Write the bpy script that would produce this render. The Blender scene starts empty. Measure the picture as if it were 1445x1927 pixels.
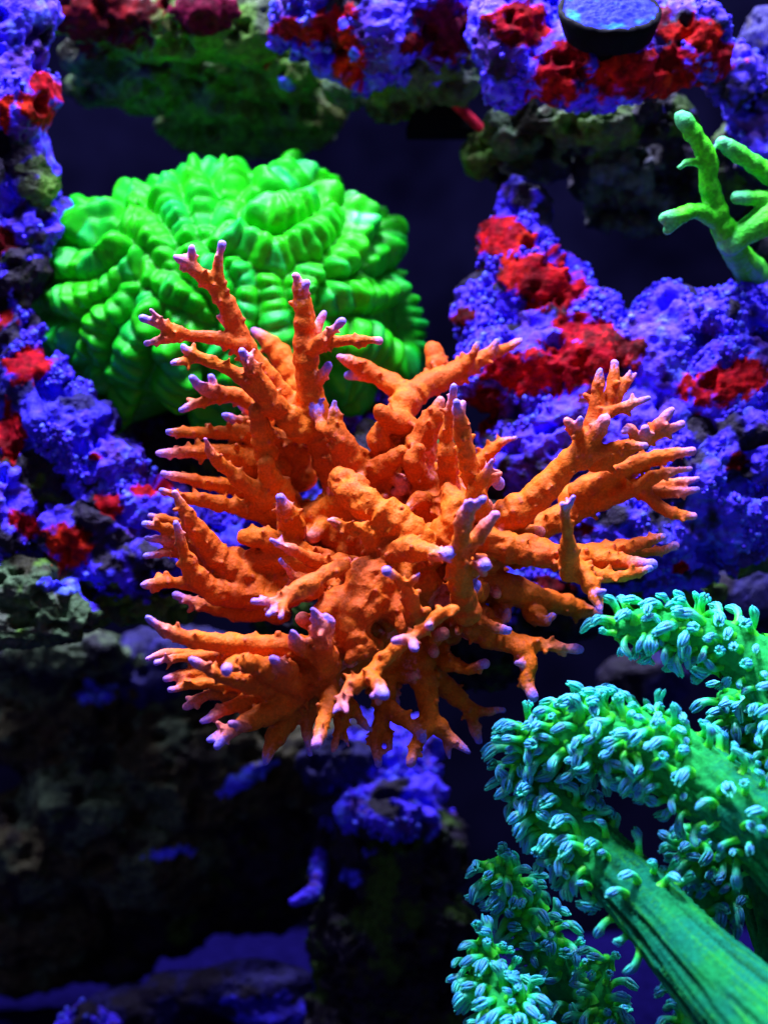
import bpy, bmesh, math, random
import numpy as np
from mathutils import Vector, Matrix, kdtree

random.seed(7)
rng = np.random.default_rng(7)
SC = bpy.context.scene
COL = SC.collection

# ------------------------------------------------------------------ camera
D = 0.60            # metres from the lens to the middle of the orange coral (Y = 0)
W = 0.24            # width seen at Y = 0
cam_d = bpy.data.cameras.new('camera')
cam = bpy.data.objects.new('camera', cam_d)
COL.objects.link(cam)
cam.location = (0, -D, 0)
cam.rotation_euler = (math.radians(90), 0, 0)
cam_d.sensor_fit = 'HORIZONTAL'
cam_d.sensor_width = 36
cam_d.lens = 36 * D / W
cam_d.clip_start = 0.01
cam_d.clip_end = 10
cam_d.dof.use_dof = True
cam_d.dof.focus_distance = D - 0.012
cam_d.dof.aperture_fstop = 9
SC.camera = cam

# ------------------------------------------------------------------ dim blue water all round
world = bpy.data.worlds.new('World')
SC.world = world
world.use_nodes = True
bg = world.node_tree.nodes['Background']
bg.inputs[0].default_value = (0.5, 0.5, 1.0, 1)
bg.inputs[1].default_value = 0.16

# ------------------------------------------------------------------ blue LED lamps over the tank, and one added at the rear
def lamp(name, loc, aim, size, power, col):
    l = bpy.data.lights.new(name, 'AREA')
    l.shape = 'DISK'
    l.size = size
    l.energy = power
    l.color = col
    o = bpy.data.objects.new(name, l)
    COL.objects.link(o)
    o.location = loc
    o.rotation_euler = (Vector(aim) - Vector(loc)).to_track_quat('-Z', 'Y').to_euler()
    return o
LC = (0.66, 0.68, 1.0)
lamp('tank_or_added_lamp', (-0.08, -0.16, 0.68), (0, 0.02, 0.0), 0.16, 14.5, LC)
lamp('tank_or_added_lamp', (0.26, -0.04, 0.62), (0.02, 0.03, 0.0), 0.15, 5.0, LC)
lamp('tank_or_added_lamp', (-0.30, 0.00, 0.60), (-0.02, 0.03, 0.0), 0.15, 4.0, LC)
lamp('tank_or_added_lamp', (-0.08, 0.26, 0.62), (-0.02, 0.12, 0.0), 0.13, 11.0, LC)  # added rear lamp, brightens the pedestal head and floor from behind

SC.cycles.max_bounces = 4
SC.cycles.diffuse_bounces = 2
SC.cycles.glossy_bounces = 1
SC.cycles.transmission_bounces = 1
SC.cycles.caustics_reflective = False
SC.cycles.caustics_refractive = False
SC.view_settings.view_transform = 'Standard'
SC.view_settings.look = 'None'
SC.view_settings.exposure = 0.56
SC.view_settings.gamma = 1.0
SC.view_settings.use_curve_mapping = False

# ------------------------------------------------------------------ measures
def S(Y):                       # metres per photograph pixel at depth Y
    return (D + Y) / D * W / 1445.0
def P(px, py, Y):               # a point at depth Y (metres)
    s = S(Y)
    return np.array([(px - 722.5) * s, Y, (963.5 - py) * s])

# ------------------------------------------------------------------ noise
def _hash(i, j, k, seed):
    h = (i.astype(np.uint32) * np.uint32(374761393) + j.astype(np.uint32) * np.uint32(668265263)
         + k.astype(np.uint32) * np.uint32(2147483647) + np.uint32(seed * 1013904223 & 0xffffffff))
    h = (h ^ (h >> np.uint32(13))) * np.uint32(1274126177)
    h = (h ^ (h >> np.uint32(16))) * np.uint32(2246822519)
    h = h ^ (h >> np.uint32(13))
    return (h & np.uint32(0xffffff)).astype(np.float64) / float(0xffffff)
def vnoise(p, seed=0):
    f = np.floor(p)
    t = p - f
    t = t * t * t * (t * (t * 6 - 15) + 10)
    i = f.astype(np.int64)
    r = 0
    for a in (0, 1):
        for b in (0, 1):
            for c in (0, 1):
                w = (t[:, 0] if a else 1 - t[:, 0]) * (t[:, 1] if b else 1 - t[:, 1]) * (t[:, 2] if c else 1 - t[:, 2])
                r = r + w * _hash(i[:, 0] + a, i[:, 1] + b, i[:, 2] + c, seed)
    return r * 2 - 1
def fbm(p, octv=4, seed=0, gain=0.5):
    r = 0; a = 1.0; n = 0
    for o in range(octv):
        r = r + a * vnoise(p * (2.03 ** o) + o * 17.3, seed + o)
        n += a; a *= gain
    return r / n
def worley(p, seed=0):
    f = np.floor(p).astype(np.int64)
    best = np.full(len(p), 9.0); cid = np.zeros(len(p))
    for a in (-1, 0, 1):
        for b in (-1, 0, 1):
            for c in (-1, 0, 1):
                i, j, k = f[:, 0] + a, f[:, 1] + b, f[:, 2] + c
                q = np.stack([i + _hash(i, j, k, seed), j + _hash(i, j, k, seed + 1), k + _hash(i, j, k, seed + 2)], 1)
                d = ((q - p) ** 2).sum(1)
                m = d < best
                best[m] = d[m]
                cid[m] = _hash(i, j, k, seed + 5)[m]
    return np.sqrt(best), cid
def sstep(a, b, x):
    t = np.clip((x - a) / (b - a), 0, 1)
    return t * t * (3 - 2 * t)
def mix(a, b, t):
    return a * (1 - t[:, None]) + b * t[:, None]
def C(*v):
    return np.array(v, float)

# ------------------------------------------------------------------ materials
def material(name, rough=0.5, spec=0.3, sss=0.0, sss_r=(1, 1, 1), sss_scale=0.002, noise=900, nvar=0.25,
             bump=900, bdist=0.0003, bstr=0.6, coat=0.0, sheen=0.0, sheen_tint=(1, 1, 1), voro=0, vdist=0.0003, const=None, wave=None):
    m = bpy.data.materials.new(name)
    m.use_nodes = True
    nt = m.node_tree; N = nt.nodes; L = nt.links
    b = N['Principled BSDF']
    b.inputs['Roughness'].default_value = rough
    b.inputs['Specular IOR Level'].default_value = spec
    b.inputs['Subsurface Weight'].default_value = sss
    b.inputs['Subsurface Radius'].default_value = sss_r
    b.inputs['Subsurface Scale'].default_value = sss_scale
    b.inputs['Coat Weight'].default_value = coat
    b.inputs['Coat Roughness'].default_value = 0.25
    b.inputs['Sheen Weight'].default_value = sheen
    b.inputs['Sheen Tint'].default_value = (*sheen_tint, 1)
    tc = N.new('ShaderNodeTexCoord')
    nz = N.new('ShaderNodeTexNoise'); nz.inputs['Scale'].default_value = noise; nz.inputs['Detail'].default_value = 2
    L.new(tc.outputs['Object'], nz.inputs['Vector'])
    mr = N.new('ShaderNodeMapRange')
    mr.inputs['From Min'].default_value = 0.3; mr.inputs['From Max'].default_value = 0.7
    mr.inputs['To Min'].default_value = 1 - nvar; mr.inputs['To Max'].default_value = 1 + nvar
    L.new(nz.outputs['Fac'], mr.inputs['Value'])
    vm = N.new('ShaderNodeVectorMath'); vm.operation = 'SCALE'
    if const is None:
        at = N.new('ShaderNodeAttribute'); at.attribute_name = 'Col'
        L.new(at.outputs['Color'], vm.inputs[0])
    else:
        vm.inputs[0].default_value = const
    L.new(mr.outputs['Result'], vm.inputs['Scale'])
    L.new(vm.outputs['Vector'], b.inputs['Base Color'])
    n2 = N.new('ShaderNodeTexNoise'); n2.inputs['Scale'].default_value = bump; n2.inputs['Detail'].default_value = 3
    n2.inputs['Roughness'].default_value = 0.6
    L.new(tc.outputs['Object'], n2.inputs['Vector'])
    bp = N.new('ShaderNodeBump'); bp.inputs['Distance'].default_value = bdist; bp.inputs['Strength'].default_value = bstr
    L.new(n2.outputs['Fac'], bp.inputs['Height'])
    last = bp
    if voro:
        v = N.new('ShaderNodeTexVoronoi'); v.inputs['Scale'].default_value = voro
        L.new(tc.outputs['Object'], v.inputs['Vector'])
        b2 = N.new('ShaderNodeBump'); b2.inputs['Distance'].default_value = vdist; b2.inputs['Strength'].default_value = 0.7
        b2.invert = True
        L.new(v.outputs['Distance'], b2.inputs['Height'])
        L.new(last.outputs['Normal'], b2.inputs['Normal'])
        last = b2
    L.new(last.outputs['Normal'], b.inputs['Normal'])
    return m

M_orange = material('orange_coral_tissue', 0.65, 0.18, noise=1300, nvar=0.2, bump=1500, bdist=0.00028, bstr=0.8, voro=900, vdist=0.00018)
M_brain = material('green_fleshy_tissue', 0.46, 0.16, 0.8, (.1, 1, .35), 0.0055, 420, 0.16, 1000, 0.00022, 0.6)
M_leather = material('leather_coral_skin', 0.8, 0.03, noise=700, nvar=0.2, bump=1100, bdist=0.0003, bstr=0.7)
M_polyp = material('polyp_tissue', 0.42, 0.3, 0.6, (.3, 1, .8), 0.0020, noise=700, nvar=0.15, bump=900, bdist=0.0001, bstr=0.4)
M_green = material('green_branch_tissue', 0.55, 0.3, noise=800, nvar=0.25, bump=1300, bdist=0.0004, bstr=0.8)
M_rock = material('encrusted_live_rock', 0.7, 0.14, noise=380, nvar=0.4, bump=520, bdist=0.0009, bstr=0.9, voro=560, vdist=0.0005)
M_crust = material('encrusting_sponge', 0.7, 0.05, noise=380, nvar=0.55, bump=560, bdist=0.0007, bstr=0.9)
M_plug = material('plug_crust', 0.7, 0.03, noise=420, nvar=0.5, bump=700, bdist=0.0006, bstr=0.8)
M_back = material('tank_back_panel', 0.9, 0.0, noise=22, nvar=0.55, bump=300, bdist=0.0002, bstr=0.2, const=(0.0011, 0.0010, 0.0046))
M_sand = material('dim_sand', 0.95, 0.0, noise=250, nvar=0.4, bump=900, bdist=0.001, bstr=0.8, const=(0.003, 0.002, 0.032))
M_black = material('black_plastic', 0.8, 0.05, noise=300, nvar=0.3, bump=500, bdist=0.0002, bstr=0.4, const=(0.002, 0.002, 0.004))

# ------------------------------------------------------------------ mesh helpers
def mesh_np(name, V, F, col=None, normals=None, mat=None):
    me = bpy.data.meshes.new(name)
    V = np.asarray(V, np.float32); F = np.asarray(F, np.int32)
    k = F.shape[1]
    me.vertices.add(len(V)); me.vertices.foreach_set('co', V.ravel())
    me.loops.add(F.size); me.loops.foreach_set('vertex_index', F.ravel())
    me.polygons.add(len(F))
    me.polygons.foreach_set('loop_start', np.arange(0, F.size, k, dtype=np.int32))
    me.polygons.foreach_set('loop_total', np.full(len(F), k, np.int32))
    me.update(calc_edges=True)
    me.polygons.foreach_set('use_smooth', np.ones(len(F), bool))
    if col is not None:
        a = me.color_attributes.new('Col', 'FLOAT_COLOR', 'POINT')
        c = np.ones((len(V), 4), np.float32); c[:, :3] = np.clip(col, 0, 1)
        a.data.foreach_set('color', c.ravel())
    if normals is not None:
        me.normals_split_custom_set_from_vertices([tuple(n) for n in normals.tolist()])
    if mat: me.materials.append(mat)
    return me
def link(name, me, parent=None, loc=(0, 0, 0)):
    o = bpy.data.objects.new(name, me)
    COL.objects.link(o)
    o.location = loc
    if parent: o.parent = parent
    return o
def tag(o, label=None, cat=None, group=None, kind=None):
    if label: o['label'] = label
    if cat: o['category'] = cat
    if group: o['group'] = group
    if kind: o['kind'] = kind
    return o
def thing(name, loc, label, cat, group=None):
    o = bpy.data.objects.new(name, None)
    COL.objects.link(o)
    o.location = tuple(loc)
    o.empty_display_size = 0.01
    return tag(o, label, cat, group)

_b = bmesh.new(); bmesh.ops.create_icosphere(_b, subdivisions=3, radius=1)
ICO3 = np.array([v.co[:] for v in _b.verts]); ICO3F = np.array([[v.index for v in f.verts] for f in _b.faces]); _b.free()
_b = bmesh.new(); bmesh.ops.create_icosphere(_b, subdivisions=1, radius=1)
ICO1 = np.array([v.co[:] for v in _b.verts]); ICO1F = np.array([[v.index for v in f.verts] for f in _b.faces]); _b.free()
_b = bmesh.new(); bmesh.ops.create_icosphere(_b, subdivisions=2, radius=1)
ICO2 = np.array([v.co[:] for v in _b.verts]); ICO2F = np.array([[v.index for v in f.verts] for f in _b.faces]); _b.free()

_e = 3.0
SEG = ICO3 / ((np.abs(ICO3[:, :1]) ** _e + np.sqrt(ICO3[:, 1:2] ** 2 + ICO3[:, 2:] ** 2) ** _e) ** (1 / _e))
class Soup:
    def __init__(s): s.v = []; s.f = []; s.n = 0
    def add(s, V, F):
        s.v.append(np.asarray(V, float)); s.f.append(np.asarray(F) + s.n); s.n += len(V)
    def ell(s, c, r, R=None, big=True, seg=False):
        V = (SEG if seg else ICO3 if big else ICO2) * np.asarray(r)
        if R is not None: V = V @ np.asarray(R).T
        s.add(V + c, ICO3F if big else ICO2F)
    def cone(s, a, b, ra, rb, n=10):            # tapered segment with closed ends
        a = np.asarray(a); b = np.asarray(b)
        t = b - a; L = np.linalg.norm(t)
        if L < 1e-7: return
        t = t / L
        u = np.cross(t, [0, 0, 1.0] if abs(t[2]) < .9 else [1.0, 0, 0]); u /= np.linalg.norm(u)
        w = np.cross(t, u)
        an = np.arange(n) * 2 * math.pi / n
        ring = np.cos(an)[:, None] * u + np.sin(an)[:, None] * w
        V = np.concatenate([a + ring * ra, b + ring * rb, [a], [b]])
        F = []
        for i in range(n):
            j = (i + 1) % n
            F += [[i, j, n + j], [i, n + j, n + i], [2 * n, j, i], [2 * n + 1, n + i, n + j]]
        s.add(V, F)
    def remesh(s, voxel, smooth=3, sfac=0.5):
        me = mesh_np('tmp', np.concatenate(s.v), np.concatenate(s.f))
        o = bpy.data.objects.new('tmp', me); COL.objects.link(o)
        m = o.modifiers.new('r', 'REMESH'); m.mode = 'VOXEL'; m.voxel_size = voxel; m.adaptivity = 0
        if smooth:
            k = o.modifiers.new('s', 'SMOOTH'); k.factor = sfac; k.iterations = smooth
        dg = bpy.context.evaluated_depsgraph_get()
        e = o.evaluated_get(dg)
        r = e.to_mesh()
        n = len(r.vertices); V = np.empty(n * 3, np.float32); r.vertices.foreach_get('co', V)
        nf = len(r.polygons); lt = np.empty(nf, np.int32); r.polygons.foreach_get('loop_total', lt)
        F = np.empty(len(r.loops), np.int32); r.loops.foreach_get('vertex_index', F)
        assert (lt == 4).all()
        e.to_mesh_clear()
        bpy.data.objects.remove(o); bpy.data.meshes.remove(me)
        return V.reshape(-1, 3).astype(float), F.reshape(-1, 4)
def vnormals(V, F):
    n = np.cross(V[F[:, 2]] - V[F[:, 0]], V[F[:, 3 if F.shape[1] == 4 else 1]] - V[F[:, 1 if F.shape[1] == 4 else 0]])
    if F.shape[1] == 3: n = np.cross(V[F[:, 1]] - V[F[:, 0]], V[F[:, 2]] - V[F[:, 0]])
    N = np.zeros_like(V)
    for k in range(F.shape[1]): np.add.at(N, F[:, k], n)
    return N / (np.linalg.norm(N, axis=1, keepdims=True) + 1e-12)
def relax(V, F, it=1, fac=.5):
    for _ in range(it):
        A = np.zeros_like(V); c = np.zeros(len(V))
        for k in range(4):
            np.add.at(A, F[:, k], V[F[:, (k + 1) % 4]]); np.add.at(c, F[:, k], 1)
        V = V * (1 - fac) + fac * A / np.maximum(c, 1)[:, None]
    return V
def split_parts(V, F, ids, col, N, names, mat, parent, origin):
    """cut one continuous skin into parts; names: id -> (name, material or None)"""
    fid = ids[F[:, 0]]
    out = {}
    for k in np.unique(fid):
        f = F[fid == k]
        u, inv = np.unique(f, return_inverse=True)
        nm, mt = names(int(k))
        me = mesh_np(nm, V[u] - origin, inv.reshape(f.shape), col[u], N[u], mt or mat)
        out[int(k)] = link(nm, me, parent)
    return out

def spline(pts, step):
    """Catmull-Rom through rows (x,y,z,r); samples about every step metres"""
    p = np.asarray(pts, float)
    if len(p) == 1: return p
    q = np.concatenate([[2 * p[0] - p[1]], p, [2 * p[-1] - p[-2]]])
    out = []
    for i in range(1, len(q) - 2):
        L = np.linalg.norm(q[i + 1, :3] - q[i, :3]); n = max(1, int(math.ceil(L / step)))
        for t in np.arange(n) / n:
            a, b, c, d = q[i - 1], q[i], q[i + 1], q[i + 2]
            v = .5 * (2 * b + (c - a) * t + (2 * a - 5 * b + 4 * c - d) * t * t + (3 * b - a - 3 * c + d) * t ** 3)
            v[3] = b[3] + (c[3] - b[3]) * t
            out.append(v)
    out.append(p[-1])
    return np.array(out)
def trace(pts, depth=1.0, off=0.0):
    """rows (px, py, Y in cm, half width in px) -> world rows"""
    o = []
    for x, y, Y, r in pts:
        Yw = (Y * depth + off) * 0.01
        o.append([*P(x, y, Yw), r * S(Yw)])
    return o
DIRS = np.array([[math.cos(2.39996 * k) * math.sqrt(1 - (1 - (2 * k + 1) / 14) ** 2), math.sin(2.39996 * k) * math.sqrt(1 - (1 - (2 * k + 1) / 14) ** 2), 1 - (2 * k + 1) / 14] for k in range(14)])
def nearest_skin(A, V):
    q = (A[:, None, :3] + DIRS[None] * A[:, None, 3:4]).reshape(-1, 3)
    return nearest(q.tolist(), V) // 14
def nearest(samples, V):
    kd = kdtree.KDTree(len(samples))
    for i, s in enumerate(samples): kd.insert(s, i)
    kd.balance()
    f = kd.find
    return np.array([f(v)[1] for v in V.tolist()])

# ================================================================== the setting
def quad_sheet(name, pts, mat, nu=1):
    V = np.array(pts, float); F = np.array([[0, 1, 2, 3]])
    return tag(link(name, mesh_np(name, V, F, None, None, mat)), kind='structure')
quad_sheet('back_panel', [(-.6, .34, -.3), (.6, .34, -.3), (.6, .34, .6), (-.6, .34, .6)], M_back)

# sand bed: rolling, far below the corals
nx, ny = 120, 70
gx, gy = np.meshgrid(np.linspace(-.5, .5, nx), np.linspace(-.15, .335, ny))
V = np.stack([gx.ravel(), gy.ravel(), np.full(nx * ny, -.203)], 1)
V[:, 2] += .006 * fbm(V * 18, 3, 5) + .002 * fbm(V * 90, 2, 9)
idx = np.arange(nx * ny).reshape(ny, nx)
F = np.stack([idx[:-1, :-1].ravel(), idx[:-1, 1:].ravel(), idx[1:, 1:].ravel(), idx[1:, :-1].ravel()], 1)
tag(link('sand_bed', mesh_np('sand_bed', V, F, None, None, M_sand)), kind='structure')

# ================================================================== live rocks
BLUE = C(.068, .032, .92); BLUE2 = C(.09, .11, .98); VIO = C(.06, .018, .26); DARK = C(.012, .008, .024)
GREEN = C(.055, .13, .016); GREY = C(.075, .080, .085); OLIVE = C(.016, .016, .007); NAVY = C(.012, .009, .085)
TONES = {'b': (BLUE, BLUE2, VIO, DARK), 'm': (BLUE, VIO, DARK, DARK), 'g': (GREEN, C(.065, .19, .018), C(.055, .07, .014), C(.05, .07, .035)),
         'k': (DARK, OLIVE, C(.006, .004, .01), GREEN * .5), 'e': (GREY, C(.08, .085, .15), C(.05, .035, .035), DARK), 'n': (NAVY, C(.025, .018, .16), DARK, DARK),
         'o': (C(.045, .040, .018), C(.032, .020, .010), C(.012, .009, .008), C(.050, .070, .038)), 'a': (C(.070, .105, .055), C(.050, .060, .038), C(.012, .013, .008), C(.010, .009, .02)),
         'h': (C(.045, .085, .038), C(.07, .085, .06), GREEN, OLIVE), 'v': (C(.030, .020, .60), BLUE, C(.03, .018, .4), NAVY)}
def rock(name, label, blobs, voxel=.0008, patches=(), nodules=0, seed=1, rough=1.0, red='red_crust', cat='rock'):
    sp = Soup(); cs = []; rs = []
    for (x, y, Y, rx, rz, tone) in blobs:
        Yw = Y * .01; s = S(Yw); c = P(x, y, Yw)
        r = np.array([rx * s, .5 * (rx + rz) * s * .85, rz * s])
        v = ICO3 * r
        v = v * (1 + .16 * fbm(v / r.mean() * 1.3 + c * 40, 3, seed))[:, None]
        sp.add(v + c, ICO3F); cs.append(c); rs.append(r)
    V, F = sp.remesh(voxel, 6, .5)
    N = vnormals(V, F)
    # tone by nearest blob, ragged borders
    jit = np.stack([fbm(V * 160, 3, seed + 31), fbm(V * 160, 3, seed + 41), fbm(V * 160, 3, seed + 51)], 1) * .010
    best = np.full(len(V), 1e9); bi = np.zeros(len(V), int)
    for i, (c, r) in enumerate(zip(cs, rs)):
        d = (((V + jit - c) / r) ** 2).sum(1)
        m = d < best; best[m] = d[m]; bi[m] = i
    tones = np.array([b[5] for b in blobs])[bi]
    # big and small relief
    h = .0042 * rough * fbm(V * 95, 4, seed + 3) + .0016 * rough * fbm(V * 330, 3, seed + 5)
    pit = fbm(V * 140, 3, seed + 8)
    h -= .006 * rough * sstep(.18, .5, pit)
    w, cid = worley(V / .0034, seed + 11)
    knob = np.sqrt(np.clip(1 - (w / .75) ** 2, 0, 1))
    kw = np.isin(tones, ['b', 'm', 'v']).astype(float) * sstep(-.25, .25, fbm(V * 70, 2, seed + 14)) + .25
    h += .0011 * knob * kw
    # colour
    col = np.zeros_like(V)
    n1 = fbm(V * 120, 4, seed + 61); n2 = fbm(V * 260, 3, seed + 71); n3 = fbm(V * 75, 3, seed + 81)
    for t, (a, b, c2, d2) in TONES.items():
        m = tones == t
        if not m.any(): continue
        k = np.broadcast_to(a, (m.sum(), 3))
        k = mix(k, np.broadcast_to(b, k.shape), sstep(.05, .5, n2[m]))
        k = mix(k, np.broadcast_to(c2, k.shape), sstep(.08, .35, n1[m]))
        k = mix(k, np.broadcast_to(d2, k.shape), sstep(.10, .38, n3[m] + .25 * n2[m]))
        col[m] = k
    # raised encrusting patches
    ids = np.zeros(len(V), int)
    px = 722.5 + V[:, 0] / ((D + V[:, 1]) / D * W / 1445); py = 963.5 - V[:, 2] / ((D + V[:, 1]) / D * W / 1445)
    pn = .55 * fbm(V * 110, 4, seed + 91) + .60 * fbm(V * 420, 3, seed + 95)
    kinds = {}
    for q, pt in enumerate(patches):
        x, y, rx, ry = pt[:4]; kind = pt[4] if len(pt) > 4 else 'r'; rot = math.radians(pt[5]) if len(pt) > 5 else 0
        near = np.where((px - x) ** 2 + (py - y) ** 2 < 18 ** 2)[0]
        if not len(near): print('no rock under patch', name, pt); continue
        c = V[near[np.argmin(V[near, 1])]]
        s = S(c[1])
        dx = V[:, 0] - c[0]; dz = V[:, 2] - c[2]
        u = dx * math.cos(rot) + dz * math.sin(rot); v = -dx * math.sin(rot) + dz * math.cos(rot)
        d = np.sqrt((u / (rx * s)) ** 2 + (v / (ry * s)) ** 2 + ((V[:, 1] - c[1]) / (max(rx, ry) * 1.1 * s + .006)) ** 2) + pn
        d = d * .85
        m = d < 1
        ids[m] = q + 1
        spk = sstep(.72, 1.0, d) * sstep(-.1, .35, fbm(V * 600, 2, seed + 97))
        h = h * (1 - .3 * sstep(1.1, .7, d)) + .00035 * sstep(1.0, .9, d)
        base = {'r': C(.19, .001, .007), 'o': C(.27, .004, .005), 'd': C(.050, .0008, .003), 'p': C(.062, .001, .011), 'b': C(.06, .05, .95)}[kind]
        alt = {'r': C(.32, .003, .006), 'o': C(.43, .014, .004), 'd': C(.095, .002, .003), 'p': C(.10, .003, .020), 'b': C(.10, .16, .95)}[kind]
        drk = base * .18
        k = mix(np.broadcast_to(base, (m.sum(), 3)), np.broadcast_to(alt, (m.sum(), 3)), sstep(-.1, .4, n2[m]))
        k = mix(k, np.broadcast_to(drk, k.shape), sstep(.08, .45, n1[m]) * .7)
        col[m] = mix(k, col[m], spk[m])
        kinds[q + 1] = {'b': 'blue_crust'}.get(kind, red)
    for q in list(kinds):
        f = F[ids[F[:, 0]] == q]
        if not len(f): continue
        lab = np.arange(len(V))
        while True:
            m = lab[f].min(1); new = lab.copy()
            for k in range(4): np.minimum.at(new, f[:, k], m)
            if (new == lab).all(): break
            lab = new
        u, c = np.unique(lab[f[:, 0]], return_counts=True)
        small = np.isin(lab, u[u != u[c.argmax()]]) & (ids == q)
        ids[small] = 0
    V2 = V + N * h[:, None]
    V2 = relax(V2, F, 1, .25)
    N2 = vnormals(V2, F)
    org = V2.mean(0); org[2] = V2[:, 2].min()
    t = thing(name, org, label, cat)
    split_parts(V2, F, ids, col, N2, lambda k: ('rock_body', M_rock) if k == 0 else (kinds[k], M_crust), M_rock, t, org)
    if nodules:
        ok = np.where(np.isin(tones, ['b', 'm', 'v']) & (ids == 0) & (N2[:, 1] < .35) & (col[:, 2] > .25))[0]
        g = fbm(V2[ok] * 55, 2, seed + 101)
        ok = ok[g > .0]
        pick = rng.choice(ok, min(int(nodules * .7), len(ok)), replace=False)
        r = (.0004 + .0010 * rng.random(len(pick)) ** 1.8)
        Vn = ICO1[None] * r[:, None, None] * (1 + .12 * rng.standard_normal((len(pick), 1, 3))) + (V2[pick] + N2[pick] * .4 * r[:, None])[:, None]
        Fn = ICO1F[None] + (np.arange(len(pick)) * len(ICO1))[:, None, None]
        cn = np.where(rng.random(len(pick))[:, None] < .3, BLUE2, BLUE) * (.45 + .75 * rng.random((len(pick), 1)))
        me = mesh_np('nodules', Vn.reshape(-1, 3) - org, Fn.reshape(-1, 3), np.repeat(cn, len(ICO1), 0), None, M_rock)
        tag(link('nodules', me, t), kind='stuff')
    return t

rock('live_rock', 'tall blue crusted rock column in the upper left corner with small red tabs',
     [(15, 50, 5, 85, 95, 'b'), (20, 180, 5, 85, 110, 'b'), (35, 290, 5.5, 70, 60, 'b'), (55, 345, 5.6, 62, 50, 'g'), (45, 430, 6, 72, 60, 'm'), (20, 520, 6, 75, 70, 'k'), (-60, 300, 6, 90, 300, 'b'), (105, 400, 7.5, 25, 60, 'm')],
     .0008, [(102, 155, 24, 26, 'r'), (85, 215, 34, 26, 'o', -45), (15, 455, 30, 25, 'd'), (3, 235, 10, 32, 'o')], 450, 3)
rock('live_rock', 'dark green shaded overhang rock above the green brain coral, with red crust along its top',
     [(190, 20, 9, 110, 55, 'g'), (330, 40, 9, 130, 75, 'g'), (470, 50, 9.5, 110, 80, 'g'), (200, 95, 11, 75, 60, 'h'), (300, 130, 12, 130, 80, 'g'), (440, 160, 12.5, 150, 90, 'g'), (420, 240, 14.5, 130, 60, 'g'), (560, 200, 13, 95, 80, 'g'), (530, 250, 14.5, 100, 45, 'h'), (180, 165, 13, 50, 35, 'h'), (560, 120, 11, 70, 55, 'g')],
     .0009, [(165, 35, 88, 60, 'd'), (250, 25, 45, 40, 'd')], 0, 11)
rock('encrusting_mound', 'round dark pink crusted dome on top of the green overhang rock',
     [(385, 20, 7.6, 62, 44, 'k'), (380, 30, 7.8, 52, 38, 'k')], .0007, [(385, 30, 85, 60, 'p')], 0, 14, .5, 'pink_crust', 'mound')
rock('live_rock', 'blue and red encrusted ledge at the top centre, greenish underneath',
     [(620, 15, 6.5, 100, 70, 'b'), (720, 40, 6, 90, 95, 'b'), (700, 120, 7, 60, 50, 'b'), (640, 85, 7, 70, 60, 'm'), (560, 60, 7.5, 55, 55, 'm'), (800, 130, 8, 90, 55, 'h'), (830, 60, 6.5, 70, 60, 'b'), (740, 180, 9.5, 95, 42, 'h'), (850, 140, 8.5, 60, 60, 'h'), (650, 170, 10, 40, 40, 'h'), (540, 130, 9.5, 50, 50, 'g'), (760, 0, 6, 120, 60, 'b')],
     .0008, [(545, 70, 55, 20, 'r', -15), (610, 65, 60, 24, 'r', 15), (645, 115, 24, 50, 'o', 12), (862, 45, 58, 50, 'p'), (790, 90, 24, 14, 'd', 30), (483, 118, 10, 9, 'r'), (540, 175, 16, 7, 'b', -35), (653, 112, 10, 8, 'b'), (632, 48, 9, 9, 'b')], 500, 21)
rock('live_rock', 'blue and bright red crusted ledge in the top right corner, carrying the dark frag plug',
     [(960, 60, 5, 75, 100, 'b'), (960, 150, 5.5, 60, 50, 'b'), (1060, 120, 5, 90, 80, 'b'), (1180, 130, 5, 110, 70, 'b'), (1290, 80, 5, 90, 85, 'b'), (1150, 20, 6.5, 160, 70, 'b'), (1370, 140, 7, 60, 60, 'm'), (980, 240, 8, 75, 55, 'h'), (1100, 240, 8.5, 130, 48, 'g'), (1230, 230, 8.5, 90, 50, 'k'), (1010, 300, 9, 70, 45, 'e'), (920, 280, 9.5, 50, 45, 'g'), (1150, 330, 10, 90, 60, 'e'), (1210, 390, 10.5, 70, 60, 'e'), (1280, 320, 10, 60, 80, 'k'), (1130, 390, 10.5, 36, 40, 'e'), (960, 330, 10, 40, 40, 'k')],
     .0008, [(1000, 52, 50, 42, 'r'), (1045, 140, 48, 45, 'r', -20), (1040, 180, 50, 20, 'o', 10), (1190, 140, 70, 38, 'o', 5), (1260, 135, 75, 45, 'r', 20), (1300, 48, 62, 28, 'o', -8), (1280, 180, 45, 26, 'o', 30), (1385, 118, 38, 34, 'r', -30), (1225, 12, 26, 24, 'p')], 600, 31)
rock('live_rock', 'blue rock on the right edge behind the thin green branching coral',
     [(1430, 200, 8, 65, 75, 'b'), (1440, 280, 8, 55, 70, 'b'), (1400, 140, 9, 40, 50, 'k'), (1450, 100, 9.5, 60, 90, 'n'), (1440, 470, 8.5, 60, 70, 'k'), (1380, 330, 9.5, 60, 90, 'k')], .0009, [(1392, 140, 18, 14, 'b')], 250, 37)
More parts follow.
